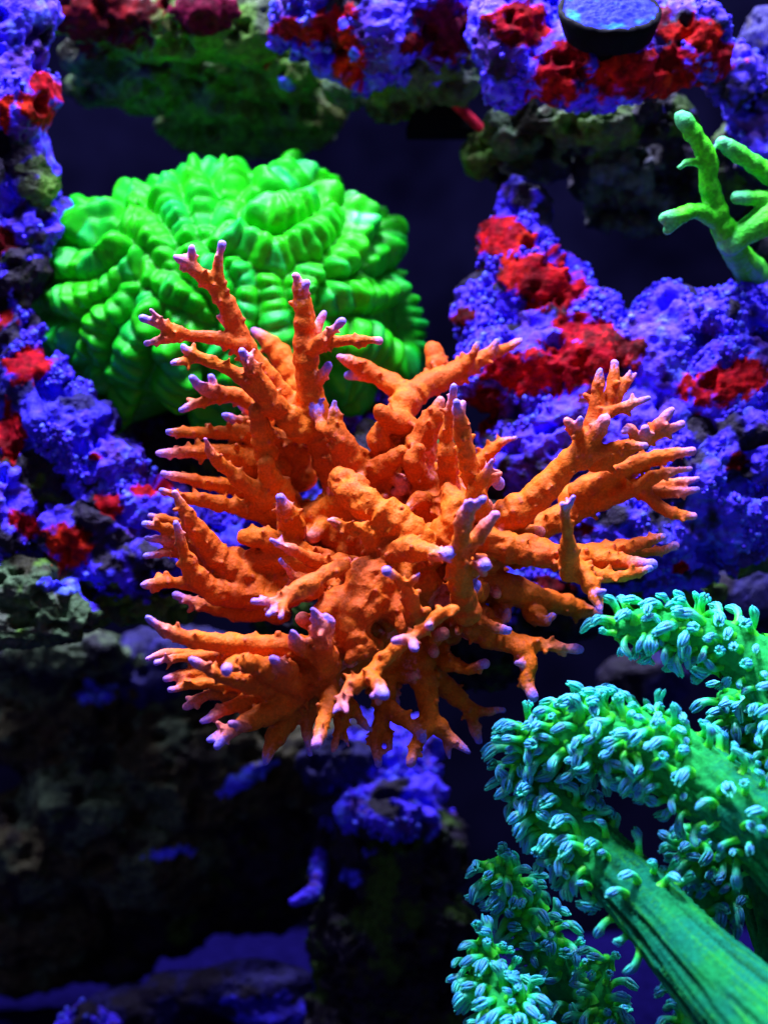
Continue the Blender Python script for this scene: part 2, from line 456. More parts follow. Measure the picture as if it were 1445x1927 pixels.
rock('live_rock', 'large knobbly blue rock slope with wide red patches, right of the orange coral',
     [(985, 400, 7, 52, 62, 'm'), (970, 470, 6.5, 78, 70, 'm'), (1010, 540, 6.2, 100, 85, 'm'), (920, 590, 6.5, 70, 80, 'm'), (1060, 610, 6, 110, 70, 'm'), (1090, 690, 5.5, 150, 80, 'b'), (980, 700, 5.8, 120, 90, 'b'), (1300, 620, 5.5, 120, 80, 'b'), (1230, 690, 5.2, 120, 100, 'b'), (1420, 600, 5.8, 85, 80, 'b'), (1370, 720, 4.8, 130, 90, 'b'), (1160, 800, 5.5, 180, 110, 'b'), (1400, 850, 4.5, 110, 110, 'b'), (1300, 900, 4.8, 140, 120, 'b'), (1050, 860, 6, 170, 110, 'm'), (1200, 980, 5, 170, 90, 'b'), (1400, 970, 4.6, 90, 80, 'b'), (1210, 1060, 5, 130, 55, 'b'), (1060, 1010, 6, 150, 80, 'm'), (1380, 1040, 6, 90, 50, 'h'), (1230, 1120, 7, 130, 40, 'g')],
     .00075, [(925, 430, 38, 42, 'r', -30), (985, 505, 75, 32, 'o', -10), (1060, 530, 50, 60, 'r', -40), (1110, 610, 62, 36, 'r', -25), (1150, 650, 62, 30, 'd', 0), (1050, 680, 80, 42, 'r', 5), (980, 715, 72, 30, 'r', -10), (1390, 710, 85, 36, 'r', 12), (1390, 888, 22, 22, 'd'), (900, 780, 26, 40, 'd'), (1100, 735, 30, 20, 'd'), (855, 600, 20, 16, 'd'), (1295, 1062, 16, 12, 'r', -30), (1010, 440, 18, 16, 'o'), (1088, 1005, 16, 10, 'd')], 3200, 41)
rock('live_rock', 'knobbly blue rock with red tufts on the left below the green brain coral',
     [(25, 640, 6, 55, 60, 'm'), (60, 730, 5.5, 80, 70, 'v'), (120, 800, 5.2, 95, 75, 'v'), (185, 870, 5, 85, 55, 'b'), (40, 880, 5.5, 80, 90, 'k'), (10, 950, 4.6, 55, 90, 'b'), (120, 900, 5.8, 90, 80, 'k'), (230, 950, 5.5, 110, 55, 'b'), (160, 1000, 5.4, 110, 70, 'm'), (300, 980, 6.5, 110, 80, 'b'), (240, 1060, 5.4, 120, 55, 'm'), (370, 1030, 7, 110, 80, 'm'), (50, 1100, 4.6, 100, 52, 'h'), (110, 1165, 4.8, 90, 48, 'h'), (20, 1180, 4.6, 90, 40, 'h'), (260, 1140, 6.5, 120, 40, 'g'), (90, 1140, 7, 140, 70, 'g')],
     .00075, [(48, 668, 36, 30, 'r', 20), (12, 800, 30, 44, 'r', 0), (196, 936, 28, 22, 'r'), (125, 1042, 38, 34, 'o'), (72, 985, 28, 22, 'r'), (300, 905, 34, 13, 'r', 10), (5, 585, 20, 24, 'o'), (185, 845, 14, 8, 'r'), (130, 1100, 34, 16, 'b', 5), (205, 1100, 20, 9, 'b')], 2000, 51)
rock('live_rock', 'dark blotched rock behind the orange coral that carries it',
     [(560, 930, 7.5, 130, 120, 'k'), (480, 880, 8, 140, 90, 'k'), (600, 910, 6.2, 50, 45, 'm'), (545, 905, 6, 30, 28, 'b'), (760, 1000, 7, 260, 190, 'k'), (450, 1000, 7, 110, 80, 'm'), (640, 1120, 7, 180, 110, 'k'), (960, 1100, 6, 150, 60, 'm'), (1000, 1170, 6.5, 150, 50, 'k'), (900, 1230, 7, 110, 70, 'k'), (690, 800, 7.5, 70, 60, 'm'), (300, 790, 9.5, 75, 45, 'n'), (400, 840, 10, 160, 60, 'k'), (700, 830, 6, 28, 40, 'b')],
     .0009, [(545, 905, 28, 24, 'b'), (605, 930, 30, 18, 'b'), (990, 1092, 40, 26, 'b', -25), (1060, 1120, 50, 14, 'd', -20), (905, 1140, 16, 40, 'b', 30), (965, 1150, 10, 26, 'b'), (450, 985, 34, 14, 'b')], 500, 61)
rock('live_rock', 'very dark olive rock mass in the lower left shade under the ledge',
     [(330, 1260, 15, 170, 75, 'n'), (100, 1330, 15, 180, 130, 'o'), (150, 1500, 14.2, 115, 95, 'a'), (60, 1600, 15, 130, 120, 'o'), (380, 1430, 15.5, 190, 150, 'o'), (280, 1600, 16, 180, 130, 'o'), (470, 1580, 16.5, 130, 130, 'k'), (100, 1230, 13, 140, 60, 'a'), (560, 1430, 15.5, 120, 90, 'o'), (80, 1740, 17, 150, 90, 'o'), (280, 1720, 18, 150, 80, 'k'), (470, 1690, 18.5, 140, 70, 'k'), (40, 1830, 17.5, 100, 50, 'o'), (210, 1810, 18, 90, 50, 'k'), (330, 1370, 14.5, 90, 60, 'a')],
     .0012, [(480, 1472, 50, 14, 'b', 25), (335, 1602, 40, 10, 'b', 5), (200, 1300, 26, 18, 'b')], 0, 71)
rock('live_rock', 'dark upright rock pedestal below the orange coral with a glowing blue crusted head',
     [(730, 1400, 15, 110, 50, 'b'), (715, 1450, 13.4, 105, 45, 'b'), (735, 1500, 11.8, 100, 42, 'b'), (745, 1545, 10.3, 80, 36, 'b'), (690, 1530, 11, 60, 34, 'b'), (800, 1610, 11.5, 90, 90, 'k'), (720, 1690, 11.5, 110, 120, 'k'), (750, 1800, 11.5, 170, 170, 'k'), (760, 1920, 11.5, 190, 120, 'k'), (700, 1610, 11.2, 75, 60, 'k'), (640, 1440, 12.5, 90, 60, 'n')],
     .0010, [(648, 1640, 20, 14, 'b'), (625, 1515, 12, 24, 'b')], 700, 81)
rock('live_rock', 'small round violet knob at the bottom left edge of the picture',
     [(160, 1925, 11, 52, 38, 'm'), (185, 1935, 11, 50, 26, 'm')], .0008, [], 120, 91, .6)
rock('live_rock', 'smooth dim blue boulder at the right edge above the leather coral',
     [(1400, 1130, 10.5, 85, 70, 'n'), (1340, 1170, 11, 70, 70, 'n'), (1210, 1280, 13, 90, 60, 'n'), (1440, 1200, 11.5, 80, 80, 'n')], .0012, [], 0, 95, .4)

rock('sponge_ribbon', 'narrow bright blue ribbon of growth hanging beside the dark pedestal', [(614, 1562, 12.6, 12, 22, 'b'), (611, 1582, 12.2, 15, 24, 'b'), (607, 1602, 11.8, 17, 24, 'b'), (604, 1622, 11.4, 17, 24, 'b'), (600, 1642, 11.0, 16, 24, 'b'), (598, 1660, 10.6, 15, 20, 'b'), (593, 1676, 10.2, 16, 15, 'b'), (582, 1687, 9.9, 18, 12, 'b'), (569, 1693, 9.7, 17, 11, 'b'), (556, 1699, 9.5, 13, 9, 'b')], .0006, [], 0, 121, .2, cat='sponge')
rock('live_rock', 'low dim blue mound on the tank floor left of the dark pedestal',
     [(470, 1850, 12.5, 120, 40, 'n'), (380, 1870, 13, 120, 45, 'n'), (520, 1890, 12.5, 90, 45, 'v'), (280, 1900, 13.5, 120, 45, 'n')], .0012, [], 0, 131, .4)

# ================================================================== orange staghorn coral
DEP = 1.35
# rows: px, py, depth in cm, half width in px; the last row of each list is a growing tip
OR = [
 [(640,930,1.5,34),(605,830,1.0,31),(582,730,.5,26),(573,645,.2,23),(571,580,0,18),(562,535,-.2,12),(556,519,-.3,9)],
 [(566,560,-.1,12),(577,533,-.3,8)],
 [(580,655,.2,18),(620,645,-.1,14),(665,639,-.4,11),(714,641,-.7,7)],
 [(590,655,.0,16),(618,628,-.5,11),(645,604,-.9,7)],
 [(588,645,.3,13),(600,612,.3,9),(610,588,.3,5)],
 [(590,725,.5,14),(607,705,.2,11),(617,688,.0,7)],
 [(595,815,1.0,28),(535,750,.8,28),(483,690,.5,24),(447,625,.2,21),(425,570,0,18),(402,535,-.1,15),(372,512,-.3,13),(350,494,-.5,11),(331,484,-.6,8)],
 [(360,502,-.3,12),(361,466,-.6,8)],
 [(416,556,-.1,14),(409,505,-.3,12),(418,459,-.5,8)],
 [(452,645,.2,21),(400,634,.0,14),(345,632,-.2,12),(305,638,-.4,10),(276,646,-.5,7)],
 [(350,630,-.2,12),(300,610,-.5,11),(268,598,-.7,7)],
 [(312,614,-.5,9),(284,583,-.8,6)],
 [(436,612,.2,12),(409,597,.0,5)],
 [(565,810,.6,28),(505,748,.0,22),(445,702,-.4,16),(392,679,-.7,12),(352,660,-.9,9),(345,652,-.9,7)],
 [(370,674,-.7,10),(324,683,-1.1,7)],
 [(510,760,.0,24),(482,705,-.5,18),(455,661,-1.0,9)],
 [(600,800,2.2,26),(560,720,2.6,28),(515,655,2.7,20),(478,622,2.7,8)],
 [(510,775,1.4,20),(435,742,1.0,14),(385,732,.6,11),(361,711,.4,8)],
 [(430,745,1.0,13),(378,757,.7,9),(341,771,.5,6)],
 [(408,745,.9,11),(397,710,.7,6)],
 [(560,850,1.6,30),(495,822,1.2,25),(435,815,.9,14),(375,815,.6,11),(317,813,.3,7)],
 [(520,880,1.4,30),(445,858,.9,22),(370,850,.5,13),(298,853,.2,7)],
 [(500,850,.5,24),(490,805,.2,20),(480,772,.0,14)],
 [(480,800,1.6,16),(442,790,1.4,10),(423,781,1.3,7)],
 [(500,795,2.0,18),(466,770,1.8,10),(452,762,1.7,8)],
 [(548,975,1.0,28),(485,930,.5,22),(432,885,0,14),(402,858,-.4,11),(386,827,-.8,7)],
 [(540,950,1.6,30),(450,920,1.0,19),(375,905,.5,13),(308,893,.1,7)],
 [(560,990,1.2,26),(480,962,.8,18),(400,945,.4,15),(345,935,.1,10),(303,922,-.1,7)],
 [(560,890,2,40),(520,870,1.6,34),(480,880,1.2,24),(465,870,.9,14)],
 [(530,930,.9,26),(505,895,.4,20),(500,872,.2,14)],
 [(550,1000,.4,28),(540,965,-.2,22),(528,935,-.6,10)],
 [(590,1090,.6,40),(500,1105,.4,38),(425,1065,0,30),(385,1015,-.4,23),(352,968,-.8,14),(328,927,-1.1,7)],
 [(540,1110,.5,38),(440,1118,0,30),(375,1092,-.5,22),(347,1040,-.9,14),(331,985,-1.3,7)],
 [(420,1060,.8,22),(340,1005,.4,12),(273,986,.1,7)],
 [(400,1050,.9,18),(335,1022,.5,11),(276,1013,.2,7)],
 [(400,1065,1.0,20),(340,1040,.6,12),(274,1046,.2,7)],
 [(400,1040,1.4,18),(330,985,1.0,10),(283,972,.8,7)],
 [(520,1120,.3,34),(420,1110,-.1,20),(330,1097,-.5,12),(269,1101,-.8,7)],
 [(520,1150,.9,24),(420,1150,.6,14),(350,1128,.4,9),(330,1120,.3,7)],
 [(580,990,1.5,40),(620,960,1,30),(640,935,.6,20)],
 [(600,1060,.4,30),(540,1050,.2,26),(470,1055,.2,22),(430,1040,.3,16)],
 [(560,1040,.2,24),(500,1015,.0,22),(460,1010,.0,16)],
 [(655,1064,-1.6,13),(595,1090,-2.0,18),(550,1117,-2.4,17),(512,1130,-2.7,9),(477,1131,-3.0,6)],
 [(545,1122,-2.4,14),(531,1145,-2.9,9),(529,1162,-3.1,7)],
 [(535,1128,-2.4,11),(505,1158,-3.0,6)],
 [(590,1105,-1.3,20),(552,1085,-1.6,15),(528,1054,-2.0,8)],
 [(660,1070,-.4,20),(595,1057,-1.2,15),(548,1036,-1.8,12),(510,1016,-2.3,7)],
 [(730,1060,-.4,26),(695,1012,-1.2,20),(655,992,-1.7,16),(620,979,-2.2,9)],
 [(655,1220,-1.0,30),(540,1218,-1.6,25),(440,1212,-2.0,22),(360,1203,-2.4,18),(312,1186,-2.7,14),(279,1163,-3.0,8)],
 [(560,1290,-1.4,36),(490,1255,-2.4,22),(445,1246,-3.1,15),(426,1262,-3.9,11)],
 [(530,1300,-1.4,28),(430,1278,-2.6,15),(388,1258,-3.0,11),(360,1241,-3.3,7)],
 [(470,1250,-1,16),(370,1232,-1.2,12),(310,1230,-1.4,9),(277,1240,-1.6,6)],
 [(430,1235,-1.6,14),(335,1238,-2.1,10),(295,1247,-2.4,7)],
 [(460,1270,-1,16),(360,1268,-1.2,10),(311,1278,-1.4,6)],
 [(470,1290,-1,18),(375,1288,-1.3,11),(321,1299,-1.5,7)],
 [(500,1300,-.8,18),(395,1308,-1.0,11),(350,1332,-1.2,7)],
 [(540,1290,-1.0,24),(445,1325,-1.6,14),(405,1345,-1.9,11),(381,1358,-2.1,8)],
 [(590,1280,-1.2,40),(515,1335,-1.6,26),(445,1368,-1.9,14),(393,1394,-2.2,8)],
 [(460,1360,-1.9,15),(425,1385,-2.2,12),(409,1405,-2.4,9)],
 [(460,1368,-2.1,12),(436,1362,-2.7,7)],
 [(610,1290,-.9,36),(606,1225,-1.8,30),(604,1180,-2.3,17),(588,1148,-2.6,7)],
 [(600,1220,-2,18),(622,1180,-2.2,9),(612,1160,-2.4,6)],
 [(590,1300,-.8,34),(540,1350,-1.0,25),(512,1400,-1.2,15),(500,1434,-1.3,6)],
 [(590,1310,-.8,24),(577,1365,-1.0,13),(583,1420,-1.2,6)],
 [(620,1290,-1.3,24),(614,1340,-2.0,18),(603,1375,-2.5,15),(594,1402,-2.9,9)],
 [(640,1310,-.6,20),(640,1365,-.9,13),(627,1412,-1.2,7)],
 [(650,1330,-.4,16),(648,1375,-.6,10),(656,1405,-.8,6)],
 [(650,1320,-.2,18),(672,1345,-.3,11),(692,1373,-.4,7)],
 [(857,1146,-3.2,9),(826,1160,-3.0,12),(795,1186,-2.8,14),(740,1225,-2.3,18),(695,1272,-2.6,20),(662,1290,-2.8,15),(645,1318,-3.1,12),(651,1341,-3.4,8)],
 [(785,1195,-2.8,13),(760,1205,-3.1,11),(742,1207,-3.3,7)],
 [(775,1203,-3.0,11),(781,1221,-3.5,9)],
 [(805,1178,-2.9,11),(808,1177,-3.5,9)],
 [(650,1310,-3,10),(628,1342,-3.3,7)],
 [(690,1268,-2.6,18),(712,1292,-3.1,14),(722,1308,-3.6,10)],
 [(780,1160,-1.6,20),(767,1115,-2.5,14),(745,1086,-3.0,10),(727,1075,-3.3,7)],
 [(767,1108,-2.6,12),(787,1080,-3.3,7)],
 [(875,1150,-1.2,28),(863,1080,-2.0,24),(868,1010,-2.7,19),(878,960,-3.2,14),(883,944,-3.4,9)],
 [(878,965,-3.1,12),(908,940,-3.5,8)],
 [(880,1035,-2.3,16),(905,1000,-2.4,13),(932,966,-2.5,10)],
 [(850,960,.4,30),(842,880,-.2,23),(842,820,-.5,17),(848,770,-.8,11),(853,727,-1.1,6)],
 [(900,970,-.3,26),(888,900,-1.0,21),(875,840,-1.6,18),(866,795,-2.0,14),(858,757,-2.4,8)],
 [(862,790,-2.0,8),(871,760,-2.2,6)],
 [(890,930,-1.2,16),(912,893,-1.6,12),(926,866,-1.9,8)],
 [(900,920,-.6,18),(920,895,-.6,12),(938,912,-.4,9)],
 [(880,890,1.5,18),(925,848,1.3,13),(945,832,1.2,11),(969,824,1.1,7)],
 [(900,1000,0,34),(985,955,-.2,31),(1045,898,-.4,27),(1092,850,-.6,24),(1122,815,-.8,18),(1137,791,-1.0,12)],
 [(1108,815,-.6,16),(1123,750,-.6,13),(1129,698,-.7,8)],
 [(1136,785,-.5,14),(1152,730,-.4,12),(1156,684,-.4,9)],
 [(1148,775,-.3,12),(1165,740,-.2,10),(1185,697,-.1,6)],
 [(1172,735,-.1,8),(1196,703,0,5)],
 [(1120,785,-.6,14),(1165,769,-.9,11),(1220,750,-1.2,7)],
 [(1100,825,-.6,14),(1080,805,-.9,12),(1066,791,-1.1,9)],
 [(1085,805,-.9,10),(1092,788,-1.3,7)],
 [(1080,870,-.5,24),(1130,850,-.7,15),(1170,838,-.9,12),(1214,838,-1.2,8)],
 [(1120,870,.0,22),(1190,838,.0,15),(1240,815,-.1,12),(1282,799,-.2,7)],
 [(1215,825,-.1,12),(1248,790,-.3,11),(1264,772,-.4,8)],
 [(1200,830,-.3,12),(1185,806,-.6,9),(1172,813,-.9,7)],
 [(1215,825,-.3,10),(1213,806,-.7,8)],
 [(1090,925,.6,24),(1170,885,.5,19),(1240,860,.4,15),(1303,849,.3,8)],
 [(1000,1000,1.2,30),(1090,958,.9,23),(1180,925,.5,18),(1245,892,.2,13),(1300,882,.0,7)],
 [(1205,920,.4,15),(1245,955,.2,14),(1275,968,.1,11),(1304,972,.0,7)],
 [(1215,925,.7,14),(1270,928,.6,11),(1312,921,.5,7)],
 [(1225,915,.9,12),(1270,908,.8,10),(1312,902,.7,7)],
 [(1080,940,1.2,26),(1130,905,1,24),(1180,890,.9,18),(1200,880,.8,12)],
 [(900,1020,-.5,32),(980,1032,-.6,28),(1045,1045,-.8,25),(1110,1043,-.6,21),(1180,1030,-.3,16),(1247,1010,.0,9)],
 [(1080,1050,-.7,24),(1160,1056,-.8,18),(1226,1062,-.9,10)],
 [(1170,1035,.2,14),(1230,1038,.3,11),(1270,1028,.4,8)],
 [(1070,1060,-1.0,24),(1103,1090,-1.4,18),(1120,1122,-1.7,14),(1128,1146,-1.9,9)],
 [(1100,1078,-1.2,16),(1160,1086,-1.2,12),(1222,1070,-1.2,7)],
 [(1118,1118,-1.7,10),(1138,1112,-2.0,5)],
 [(1072,1078,-1.2,20),(1069,1020,-2.0,15),(1063,970,-2.5,12),(1060,950,-2.8,9)],
 [(1063,968,-2.5,10),(1079,935,-2.8,7)],
 [(900,1090,.2,34),(980,1115,.6,30),(1060,1138,1.0,22),(1125,1155,1.4,10)],
 [(870,1150,.2,45),(930,1195,-.2,28),(975,1216,-.5,20),(997,1245,-.7,16),(990,1282,-.8,15),(1003,1312,-1.0,9)],
 [(975,1207,-.4,16),(1030,1214,-.5,12),(1092,1223,-.6,8)],
 [(880,1150,-.4,24),(918,1178,-.7,14),(955,1185,-.9,8)],
 [(990,1250,-.7,12),(972,1248,-.9,6)],
 [(1000,1150,.6,22),(1020,1170,.2,14),(1040,1160,.1,9)],
 [(940,1140,.6,22),(950,1165,.1,14),(956,1150,0,10)],
 [(900,1110,-.4,24),(885,1110,-1,14),(895,1100,-1.4,9)],
 [(780,1220,.4,34),(798,1290,.0,22),(806,1350,-.3,21),(785,1395,-.6,14),(773,1436,-.8,8)],
 [(806,1345,-.3,18),(842,1385,-.3,16),(881,1416,-.4,7)],
 [(840,1385,-.2,12),(846,1426,-.2,5)],
 [(800,1255,1,30),(855,1308,.8,19),(892,1336,.8,14),(948,1337,.7,7)],
 [(882,1330,.8,14),(890,1365,.8,12),(902,1396,.8,7)],
 [(720,1270,.2,26),(722,1340,-.1,22),(706,1385,-.2,16),(712,1438,-.3,6)],
 [(728,1330,-.2,20),(765,1360,-.5,13),(797,1386,-.8,6)],
 [(722,1355,-.1,16),(735,1409,-.2,7)],
 [(820,1235,.6,24),(875,1258,.0,12),(913,1249,-.4,9)],
 [(730,1240,.6,24),(735,1300,.4,16),(740,1330,.4,12)],
 [(640,905,-.3,26),(680,935,-.9,36),(730,975,-1.0,38),(790,1020,-1.0,34)],
 [(735,860,1,24),(712,830,.6,20),(716,800,.5,13)],
 [(765,800,.9,26),(730,788,.4,20),(714,772,.2,13)],
 [(700,890,.6,26),(735,868,.2,20),(754,848,0,13)],
 [(800,900,.6,28),(778,872,.0,20),(790,845,-.2,13)],
 [(760,900,1.6,38),(742,830,1.2,33),(757,770,1.3,29),(800,725,1.6,24),(850,705,1.8,22),(905,675,2.0,16),(950,655,2.2,11),(980,640,2.3,8)],
 [(870,700,1.8,16),(888,670,1.6,11),(899,646,1.5,6)],
 [(915,672,2.0,13),(936,642,1.9,8)],
 [(770,745,1.5,26),(710,707,1.6,20),(672,686,1.5,15),(638,671,1.4,8)],
 [(700,708,1.6,14),(656,707,1.6,8)],
 [(820,720,2.2,20),(822,680,2.4,20),(812,655,2.5,16)],
 [(790,860,.6,36),(805,810,.3,28),(818,780,.2,19),(829,754,.1,8)],
 [(665,880,.4,30),(640,830,.0,22),(628,790,-.1,17),(630,757,-.2,8)],
 [(640,830,-.2,14),(606,800,.2,11),(598,768,.3,8)],
 [(720,1040,-.8,30),(790,1035,-1.7,24),(830,1042,-2.2,14),(846,1043,-2.7,8)],
 [(880,1070,-1.2,24),(900,1060,-2.0,15),(913,1063,-2.6,10)],
 [(800,1040,0,40),(850,1000,-.6,34),(860,950,-.6,28),(840,920,-.4,20)],
 [(700,1100,-1.0,50),(680,1150,-1.3,44),(660,1200,-1.3,36)],
 [(740,1130,-1,40),(755,1170,-1.2,30),(770,1190,-1.3,20)],
 [(640,1130,-1.0,36),(612,1155,-1.2,24)],
 [(700,1210,-1.2,30),(670,1230,-1.5,20),(660,1240,-1.6,14)],
 [(590,1230,-1.5,20),(560,1215,-2.2,16),(550,1189,-2.7,7)],
 [(545,1260,-2,18),(522,1245,-2.6,10),(514,1238,-2.9,8)],
]
CORE = [(700,1010,1.8,120),(690,1140,.3,80),(760,1090,.8,95),(830,970,1,80),(600,1010,1.8,70),(880,1070,1.2,75),(770,910,1.7,70),
        (640,1210,0,66),(800,1180,1,66),(540,1090,1.2,44),(610,1270,0,50),(720,1230,.8,70),(700,930,1.2,60),(930,1030,.6,46)]
def orange_coral():
    sp = Soup(); smp = []; sid = []; tip = []; nubs = []
    for (x, y, Y, r) in CORE:
        r *= .94
        Yw = Y * DEP * .01; s = S(Yw); c = P(x, y, Yw)
        sp.ell(c, (r * s,) * 3)
        for k in range(26):
            u = rng.standard_normal(3); u[1] = -abs(u[1]); u /= np.linalg.norm(u)
            smp.append([*(c + u * r * s * .5), r * s * .5]); sid.append(0); tip.append(0)
            if k < 12:
                rr = (6 + 6 * rng.random()) * s
                nubs.append((c + u * r * s * .9, u, rr * (1.4 + 1.4 * rng.random()), rr, .0))
        for k in range(7):
            u = rng.standard_normal(3); u[1] = -abs(u[1]) - .3; u /= np.linalg.norm(u)
            sp.ell(c + u * r * s * .8, np.array([.32, .32, .32]) * r * s * (.7 + .6 * rng.random()), big=False)
    for b, br in enumerate(OR):
        q = spline(trace(br, DEP), .0016)
        q[:, 3] *= .98
        n = len(q); L = np.concatenate([[0], np.cumsum(np.linalg.norm(np.diff(q[:, :3], axis=0), axis=1))])
        wob = .07 * np.sin(np.arange(n) * 1.7 + b) + .05 * rng.standard_normal(n)
        q[:, 3] *= 1 + wob
        for i in range(n - 1):
            sp.cone(q[i, :3], q[i + 1, :3], q[i, 3], q[i + 1, 3])
        for i in range(n):
            if i % 2 == 0 or i == n - 1: sp.ell(q[i, :3], (q[i, 3] * 1.0,) * 3, big=False)
        tl = (.0014 + .0046 * rng.random()) * (1.25 if br[-1][2] < -1.5 else 1.0)
        blunt = br[-1][3] > 12; ts_ = .45 + .55 * rng.random() ** .4
        for i in range(n):
            smp.append(q[i]); sid.append(b + 1)
            tip.append(0 if blunt else ts_ * math.exp(-((L[-1] - L[i]) / tl) ** 1.4))
        # radial corallites along the branch
        cnt = int(L[-1] / .0014)
        for k in range(cnt):
            i = rng.integers(0, max(1, n - 1))
            if L[-1] - L[i] < .0035: continue
            t = q[min(i + 1, n - 1), :3] - q[max(i - 1, 0), :3]; t /= np.linalg.norm(t) + 1e-9
            u = rng.standard_normal(3); u -= t * u.dot(t); u /= np.linalg.norm(u) + 1e-9
            u = u + t * .45; u /= np.linalg.norm(u)
            big = rng.random()
            rr = (.00055 + .00045 * big)
            nubs.append((q[i, :3] + u * q[i, 3] * .9, u, rr * (.7 + 1.5 * big ** 3), rr, .35 if (big > .9 and L[i] > .5 * L[-1]) else 0))
    for k in range(85):                          # short knobby branchlets crowding the middle
        x, y, Y, r = CORE[int(rng.integers(0, len(CORE)))]
        u = rng.standard_normal(3); u[1] = -abs(u[1]) - .5; u[2] += .35; u /= np.linalg.norm(u)
        Yw = Y * DEP * .01; s_ = S(Yw); a = P(x, y, Yw) + u * r * s_ * .75
        r0 = (11 + 9 * rng.random()) * s_; ln_ = (22 + 34 * rng.random()) * s_ + r * s_ * .2
        v = u + .5 * rng.standard_normal(3); v /= np.linalg.norm(v)
        row = [[*a, r0 * 1.25], [*(a + u * ln_ * .55), r0], [*(a + u * ln_ * .55 + v * ln_ * .6), r0 * .62]]
        q = spline(row, .0016)
        for i in range(len(q) - 1): sp.cone(q[i, :3], q[i + 1, :3], q[i, 3], q[i + 1, 3])
        for i in range(len(q)):
            sp.ell(q[i, :3], (q[i, 3],) * 3, big=False)
            smp.append(q[i]); sid.append(len(OR) + 1 + k); tip.append(.42 * math.exp(-((len(q) - 1 - i) / 1.2) ** 2))
    ntip = []
    for (c, u, h, r, tp) in nubs:
        sp.cone(c - u * r, c + u * h, r * 1.25, r * .75, 7)
        sp.ell(c + u * h, (r * .78,) * 3, big=False)
        ntip.append(c + u * (h + r * .78))
    V, F = sp.remesh(.00053, 2, .5)
    N = vnormals(V, F)
    mid = np.exp(-((V - P(740, 1050, 0)) ** 2).sum(1) / .042 ** 2)
    V = V + N * (.00030 * fbm(V * 420, 3, 3) + (.0006 + .0016 * mid) * fbm(V * 130, 3, 6) - .0022 * mid * sstep(.2, .5, fbm(V * 90, 3, 8)))[:, None]
    N = vnormals(V, F)
    near = nearest_skin(np.array(smp), V)
    ids = np.array(sid)[near]; tp = np.array(tip)[near]
    # colour: orange skin, salmon then lilac at the growing tips, darker pink mouths on the corallites
    nn = fbm(V * 300, 3, 12); n2 = fbm(V * 60, 2, 15)
    col = mix(np.broadcast_to(C(.62, .112, .003), V.shape), np.broadcast_to(C(.50, .072, .004), V.shape), sstep(-.3, .4, n2))
    col = mix(col, np.broadcast_to(C(.70, .155, .005), V.shape), sstep(.1, .5, nn) * .5)
    kd = kdtree.KDTree(len(ntip))
    for i, s in enumerate(ntip): kd.insert(s, i)
    kd.balance()
    dn = np.array([kd.find(v)[2] for v in V.tolist()])
    col = mix(col, np.broadcast_to(C(.50, .075, .045), V.shape), (1 - sstep(.0002, .0010, dn)) * .75)
    tp = tp + .12 * nn * (tp > .02)
    col = mix(col, np.broadcast_to(C(.74, .19, .18), V.shape), sstep(.03, .55, tp))
    col = mix(col, np.broadcast_to(C(.22, .16, .92), V.shape), sstep(.40, .98, tp))
    org = P(740, 1150, .03)
    t = thing('staghorn_coral', org, 'large orange branching coral with lilac tips in the middle of the picture', 'coral')
    split_parts(V, F, ids, col, N, lambda k: ('colony_base', None) if k == 0 else ('branch', None), M_orange, t, org)
    print('orange', len(V))
orange_coral()

